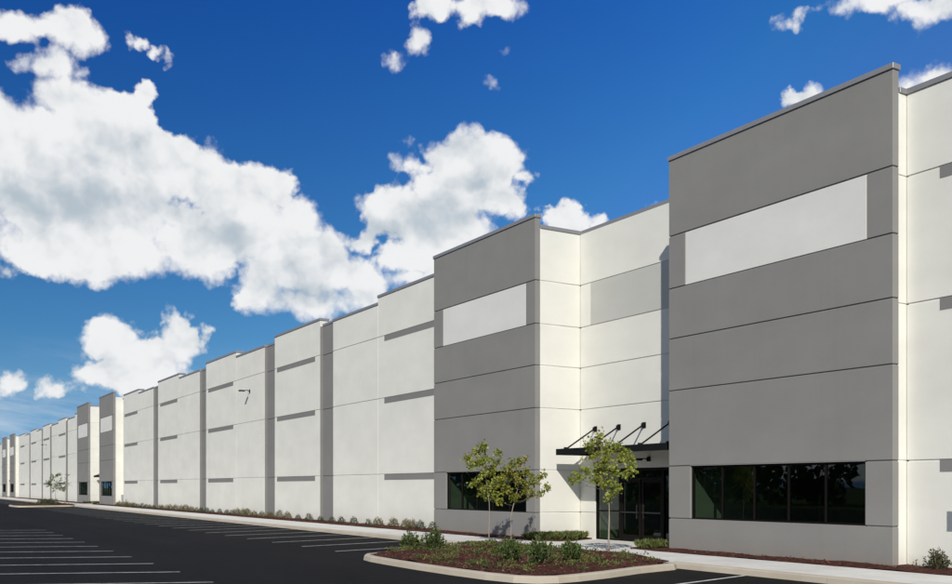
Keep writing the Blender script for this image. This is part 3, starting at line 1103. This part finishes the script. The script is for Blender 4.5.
# two trees on the far island
far1 = [(55, 478, 6), (62, 482, 6), (50, 484, 5), (58, 488, 7), (66, 488, 4), (60, 474, 3)]
far2 = [(70, 480, 4), (73, 484, 4), (71, 474, 3), (68, 488, 3)]
g_ = gnd(57, 503.5, 0); leaf_tree(118.0, 16.2, .05, 'grey green young tree with bare lower stem on the far island', far1, (57.5, 503), 'leaf_grey_green', .03, 90, .13, twigscale=.55)
leaf_tree(113.6, 16.6, .05, 'thin nearly bare young tree on the far island', far2, (70, 503), 'leaf_grey_green', .025, 30, .11, twigscale=.5)


def stem_shrub_mesh(h, w, nst, per, size, spread=.5, name='foliage'):
    P_, U_, S_, T_ = [], [], [], []
    bm = bmesh.new()
    for i in range(nst):
        a = rng.uniform(0, 2 * math.pi); r = rng.uniform(0, 1) ** .6
        tip = np.array([math.cos(a) * r * w / 2, math.sin(a) * r * w / 2, h * rng.uniform(.62, 1.05) * (1 - .45 * r * r)])
        base = np.array([math.cos(a) * .06 * w, math.sin(a) * .06 * w, -.03])
        mid = (base + tip) / 2 + np.array([math.cos(a), math.sin(a), 0]) * r * w * .10
        bm_tube(bm, [base, mid, tip], [.007, .006, .003], 4, False)
        tt = rng.uniform(.22, 1.02, per)
        p = np.where(tt[:, None] < .5, base + (mid - base) * (tt[:, None] * 2), mid + (tip - mid) * (tt[:, None] * 2 - 1))
        P_.append(p + rng.normal(size=(per, 3)) * .015)
        ax = (tip - base) / np.linalg.norm(tip - base)
        U_.append(rand_dirs(per) * spread * 1.6 + ax[None] * .8)
        S_.append(size * rng.uniform(.7, 1.3, per)); T_.append(np.clip(.25 + .5 * tt + rng.normal(0, .2, per), 0, 1))
    st = mesh_of(bm, 'stem')
    st.materials.append(MATS['twig'])
    return leaves_mesh(name, np.concatenate(P_), np.concatenate(U_), np.concatenate(S_), np.concatenate(T_), .55, .3), st


def shrub_from(name, meshes, s, y, z, matname, label, cat='shrub', group=None, scale=(1, 1, 1)):
    r = empty(name, -s, y, z)
    r.rotation_euler = (0, 0, rng.uniform(0, 6.28)); r.scale = scale
    tag(r, label, cat, group)
    fo = link('foliage', meshes[0], matname, r)
    link('stem', meshes[1], None, r)
    return r


# five dark shrubs on the near island
for (px, py, w, h, lab) in ((410, 548, .62, .50, 'dark green spiky shrub at the outer tip of the planted island'),
                            (433, 550.5, .74, .56, 'taller dark green shrub with upright shoots beside the island tip shrub'),
                            (509, 561, .58, .48, 'dark green shrub on the island in front of the paired young trees'),
                            (540, 565, .70, .58, 'bushy dark green shrub at the rounded front of the island'),
                            (572, 562, .62, .48, 'dark green shrub on the island nearest the single young tree')):
    s_, y_ = gnd(px, py, .08)
    shrub_from('evergreen_shrub', stem_shrub_mesh(h * 1.15, w * 1.02, 44, 20, .075), s_, y_, isl_z(s_, y_) - .01, 'leaf_dark', lab)

def dome_shrub_mesh(h, w, nn, size):
    d_ = rand_dirs(nn); d_[:, 2] = np.abs(d_[:, 2])
    r_ = rng.uniform(.35, 1., nn)[:, None] ** .45
    lump = 1 + .16 * np.sin(d_[:, :1] * 5 + 1) * np.sin(d_[:, 1:2] * 6 + 2) + .1 * np.sin(d_[:, 2:] * 9)
    p_ = d_ * r_ * lump * np.array([w / 2, w / 2, h])
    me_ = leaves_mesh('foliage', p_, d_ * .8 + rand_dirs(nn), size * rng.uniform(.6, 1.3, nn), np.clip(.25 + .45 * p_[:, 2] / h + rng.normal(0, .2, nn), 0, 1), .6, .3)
    bm = bmesh.new()
    for i in range(9):
        a = rng.uniform(0, 6.28); q = rng.uniform(.2, .8)
        bm_tube(bm, [(math.cos(a) * .02, math.sin(a) * .02, -.04), (math.cos(a) * q * w * .3, math.sin(a) * q * w * .3, h * .5), (math.cos(a) * q * w * .42, math.sin(a) * q * w * .42, h * .85)], [.006, .005, .003], 4, False)
    st = mesh_of(bm, 'stem'); st.materials.append(MATS['twig'])
    return me_, st


# rows of small shrubs along the foot of the wall
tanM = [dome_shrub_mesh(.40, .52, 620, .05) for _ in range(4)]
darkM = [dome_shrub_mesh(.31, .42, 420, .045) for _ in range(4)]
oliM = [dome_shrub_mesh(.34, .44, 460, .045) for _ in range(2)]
DARK = [134.7, 138.4, 142, 145.7, 150, 153.8, 195.7, 201.6, 207.5, 213, 219.3, 226.2, 233, 298, 308.3, 320.4, 341.9, 354, 367.6]
TAN = [117.5, 120, 123, 126, 129, 132, 159, 162.6, 166.3, 170.7, 175.9, 181.8, 186.2, 190.6, 237.6, 242.8, 247.2, 254.9, 261.8, 269.7, 280, 287.8, 378.9, 392.3, 405.5, 411.5]
OLI = [330.8, 421, 432.8]


def bay_word(s):
    for lim, w in ((49.6, 'before the wall bay beside the near grey tower'), (60.8, 'before the single narrow wall bay'), (75.9, 'before the wall bay with the projecting lamp'),
                   (91.3, 'before the middle wall bay'), (106.9, 'before the wall bay next to the far towers')):
        if s < lim: return w
    return 'beyond the far towers'


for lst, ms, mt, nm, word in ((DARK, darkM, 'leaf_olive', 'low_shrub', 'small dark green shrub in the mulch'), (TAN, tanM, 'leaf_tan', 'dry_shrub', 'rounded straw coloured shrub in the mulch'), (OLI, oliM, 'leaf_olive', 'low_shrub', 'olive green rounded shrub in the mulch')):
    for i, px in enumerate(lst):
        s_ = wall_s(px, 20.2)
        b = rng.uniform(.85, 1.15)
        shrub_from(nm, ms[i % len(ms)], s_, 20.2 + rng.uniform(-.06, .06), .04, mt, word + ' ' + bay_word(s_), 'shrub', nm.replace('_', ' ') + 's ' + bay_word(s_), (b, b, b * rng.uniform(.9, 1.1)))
s_ = wall_s(937, 20.35)
shrub_from('low_shrub', stem_shrub_mesh(.46, .60, 44, 16, .055, .7), s_, 20.35, .05, 'leaf_olive', 'sparse olive shrub by the off white wall right of the grey tower')
shrub_from('low_shrub', stem_shrub_mesh(.16, .12, 4, 6, .04, .7), wall_s(915.5, 20.5), 20.5, .05, 'leaf_olive', 'tiny seedling at the corner of the grey tower and off white wall')
# far island shrubs
for i, (px, py) in enumerate(((36, 504), (44, 503.2), (52, 503.5), (60, 502.5), (68, 503), (76, 503))):
    s_, y_ = 117.5 - 1.1 * i, 14.6 + .4 * (i % 3)
    shrub_from('evergreen_shrub', darkM[i % 3], s_, y_, .08, 'leaf_dark', 'dark green shrub on the far planted island', 'shrub', 'shrubs on the far planted island', (2.0, 2.0, 1.7))

# ground cover and bark chips on the island (nobody could count these)


def scatter_island(nn, minedge):
    out = []
    while len(out) < nn:
        s_ = rng.uniform(17, 28.8); y_ = rng.uniform(11.3, CURB + .1)
        if inside(ISL, s_, min(y_, CURB - .02)) and edge_dist(ISL, s_, y_) > minedge: out.append((s_, y_))
    return out


def cover(ds, nc, label):
    P_, U_, S_, T_ = [], [], [], []
    k = 0
    while k < nc:
        s_, y_ = scatter_island(1, .42)[0]
        if any(math.dist((s_, y_), t_) < .75 for t_ in TREES): continue
        dens_ = math.sin(s_ * 1.7 + 1) + math.sin(y_ * 2.3 + s_ * .6) + .8 * math.sin(s_ * 3.9 - y_ * 2.7)
        if dens_ + rng.uniform(-.9, 1.3) < -.15: continue
        k += 1
        m_ = 16
        ang = rng.uniform(0, 6.28, m_); r_ = rng.uniform(0, .17, m_)
        z = isl_z(s_, y_)
        P_.append(np.stack([-(s_ + ds) + np.cos(ang) * r_, y_ + np.sin(ang) * r_, z + rng.uniform(0, .09, m_)], 1))
        U_.append(rand_dirs(m_, .45)); S_.append(rng.uniform(.05, .10, m_))
        T_.append(np.clip(rng.normal(.45, .2, m_) + rng.normal(0, .22), 0, 1))
    me = leaves_mesh('ground_cover', np.concatenate(P_), np.concatenate(U_), np.concatenate(S_), np.concatenate(T_), .4, .3)
    o = link('ground_cover', me, 'leaf_cover')
    tag(o, label, 'ground cover', kind='stuff')


cover(0, 360, 'low sprawling green ground cover over the island mulch')
cover(P1, 60, 'low green ground cover on the far planted island')
pts = scatter_island(5200, .2)
pa = np.array([(-a, b, isl_z(a, b) + .004) for a, b in pts])
bedp = []
for (s0, s1, y1) in BEDS[:4]:
    m_ = int(min(s1, 75) * 0 + (min(s1, 70) - max(s0, 8)) * 60)
    ss = rng.uniform(max(s0, 8), min(s1, 70), m_); yy = rng.uniform(WIN - .02, y1 - .12, m_)
    bedp.append(np.stack([-ss, yy, .05 * np.minimum(1, (yy - WIN + .03) / .3) + .018 + 0 * ss], 1))
for (s0, y0, rs, ry, h) in MOUNDS:
    a_ = rng.uniform(0, 6.28, 420); f_ = np.sqrt(rng.uniform(0, 1, 420)) * .98
    bedp.append(np.stack([-(s0 + np.cos(a_) * rs * f_), y0 + np.sin(a_) * ry * f_, h * (1 - f_ ** 2.2) + .016], 1))
allp = np.concatenate([pa] + bedp)
me = leaves_mesh('bark_chips', allp, rand_dirs(len(allp)) * np.array([1, 1, .35]), rng.uniform(.03, .10, len(allp)), np.clip(rng.normal(.5, .25, len(allp)), 0, 1), .35, .2)
tag(link('bark_chips', me, 'chips'), 'reddish brown bark chips loose on the planting beds', 'mulch', kind='stuff')


def blades(poly, nn, label, h=.30):
    P_ = []
    ss = [p[0] for p in poly]; ys = [p[1] for p in poly]
    clumps = []
    while len(clumps) < nn // 22:
        a, b = rng.uniform(min(ss), max(ss)), rng.uniform(min(ys), max(ys))
        if inside(poly, a, b) and edge_dist(poly + poly[:1], a, b) > .08: clumps.append((a, b))
    U_, S_, T_ = [], [], []
    for a, b in clumps:
        m_ = 22
        ang = rng.uniform(0, 6.28, m_); r_ = rng.uniform(0, .05, m_)
        P_.append(np.stack([-a + np.cos(ang) * r_, b + np.sin(ang) * r_, np.full(m_, .03)], 1))
        U_.append(np.stack([np.cos(ang) * .55, np.sin(ang) * .55, rng.uniform(.5, 1.2, m_)], 1))
        S_.append(h * rng.uniform(.6, 1.15, m_)); T_.append(np.clip(rng.normal(.45, .25, m_), 0, 1))
    me = leaves_mesh('border_grass', np.concatenate(P_), np.concatenate(U_), np.concatenate(S_), np.concatenate(T_), .07, .5)
    tag(link('border_grass', me, 'blade'), label, 'grass', kind='stuff')


for q in range(2):
    w = ('near', 'far')[q]
    blades([(s + q * P1, y) for s, y in BED_L], 2600 if q == 0 else 700, 'tufted border grass along the pale return wall of the %s entry' % w)
    blades([(s + q * P1, y) for s, y in BED_R], 1500 if q == 0 else 500, 'tufted border grass against the right side of the %s entry' % w)

# woods across the lot, seen in the window glass
P_, U_, S_, T_ = [], [], [], []
xs = 90.0
while xs > -1500:
    hh = rng.uniform(9, 15) * (1 if xs > -300 else 1.5); y_ = -62 + rng.uniform(-6, 6); m_ = 230
    dr = rand_dirs(m_); rr = rng.uniform(.55, 1, m_)[:, None]
    c = np.array([xs, y_, hh * .48])
    P_.append(c + dr * rr * np.array([3.6 * (1 if xs > -300 else 3), 3.2, hh * .5])); U_.append(dr + rand_dirs(m_) * .7); S_.append(rng.uniform(.8, 1.7, m_)); T_.append(np.clip(rng.normal(.45, .25, m_), 0, 1))
    xs -= rng.uniform(3, 5) * (1 if xs > -300 else 3)
me = leaves_mesh('woods', np.concatenate(P_), np.concatenate(U_), np.concatenate(S_), np.concatenate(T_), .9, .3)
tag(link('woods', me, 'leaf_wood'), 'dark green belt of woods across the parking lot from the warehouse', 'woods', kind='stuff')
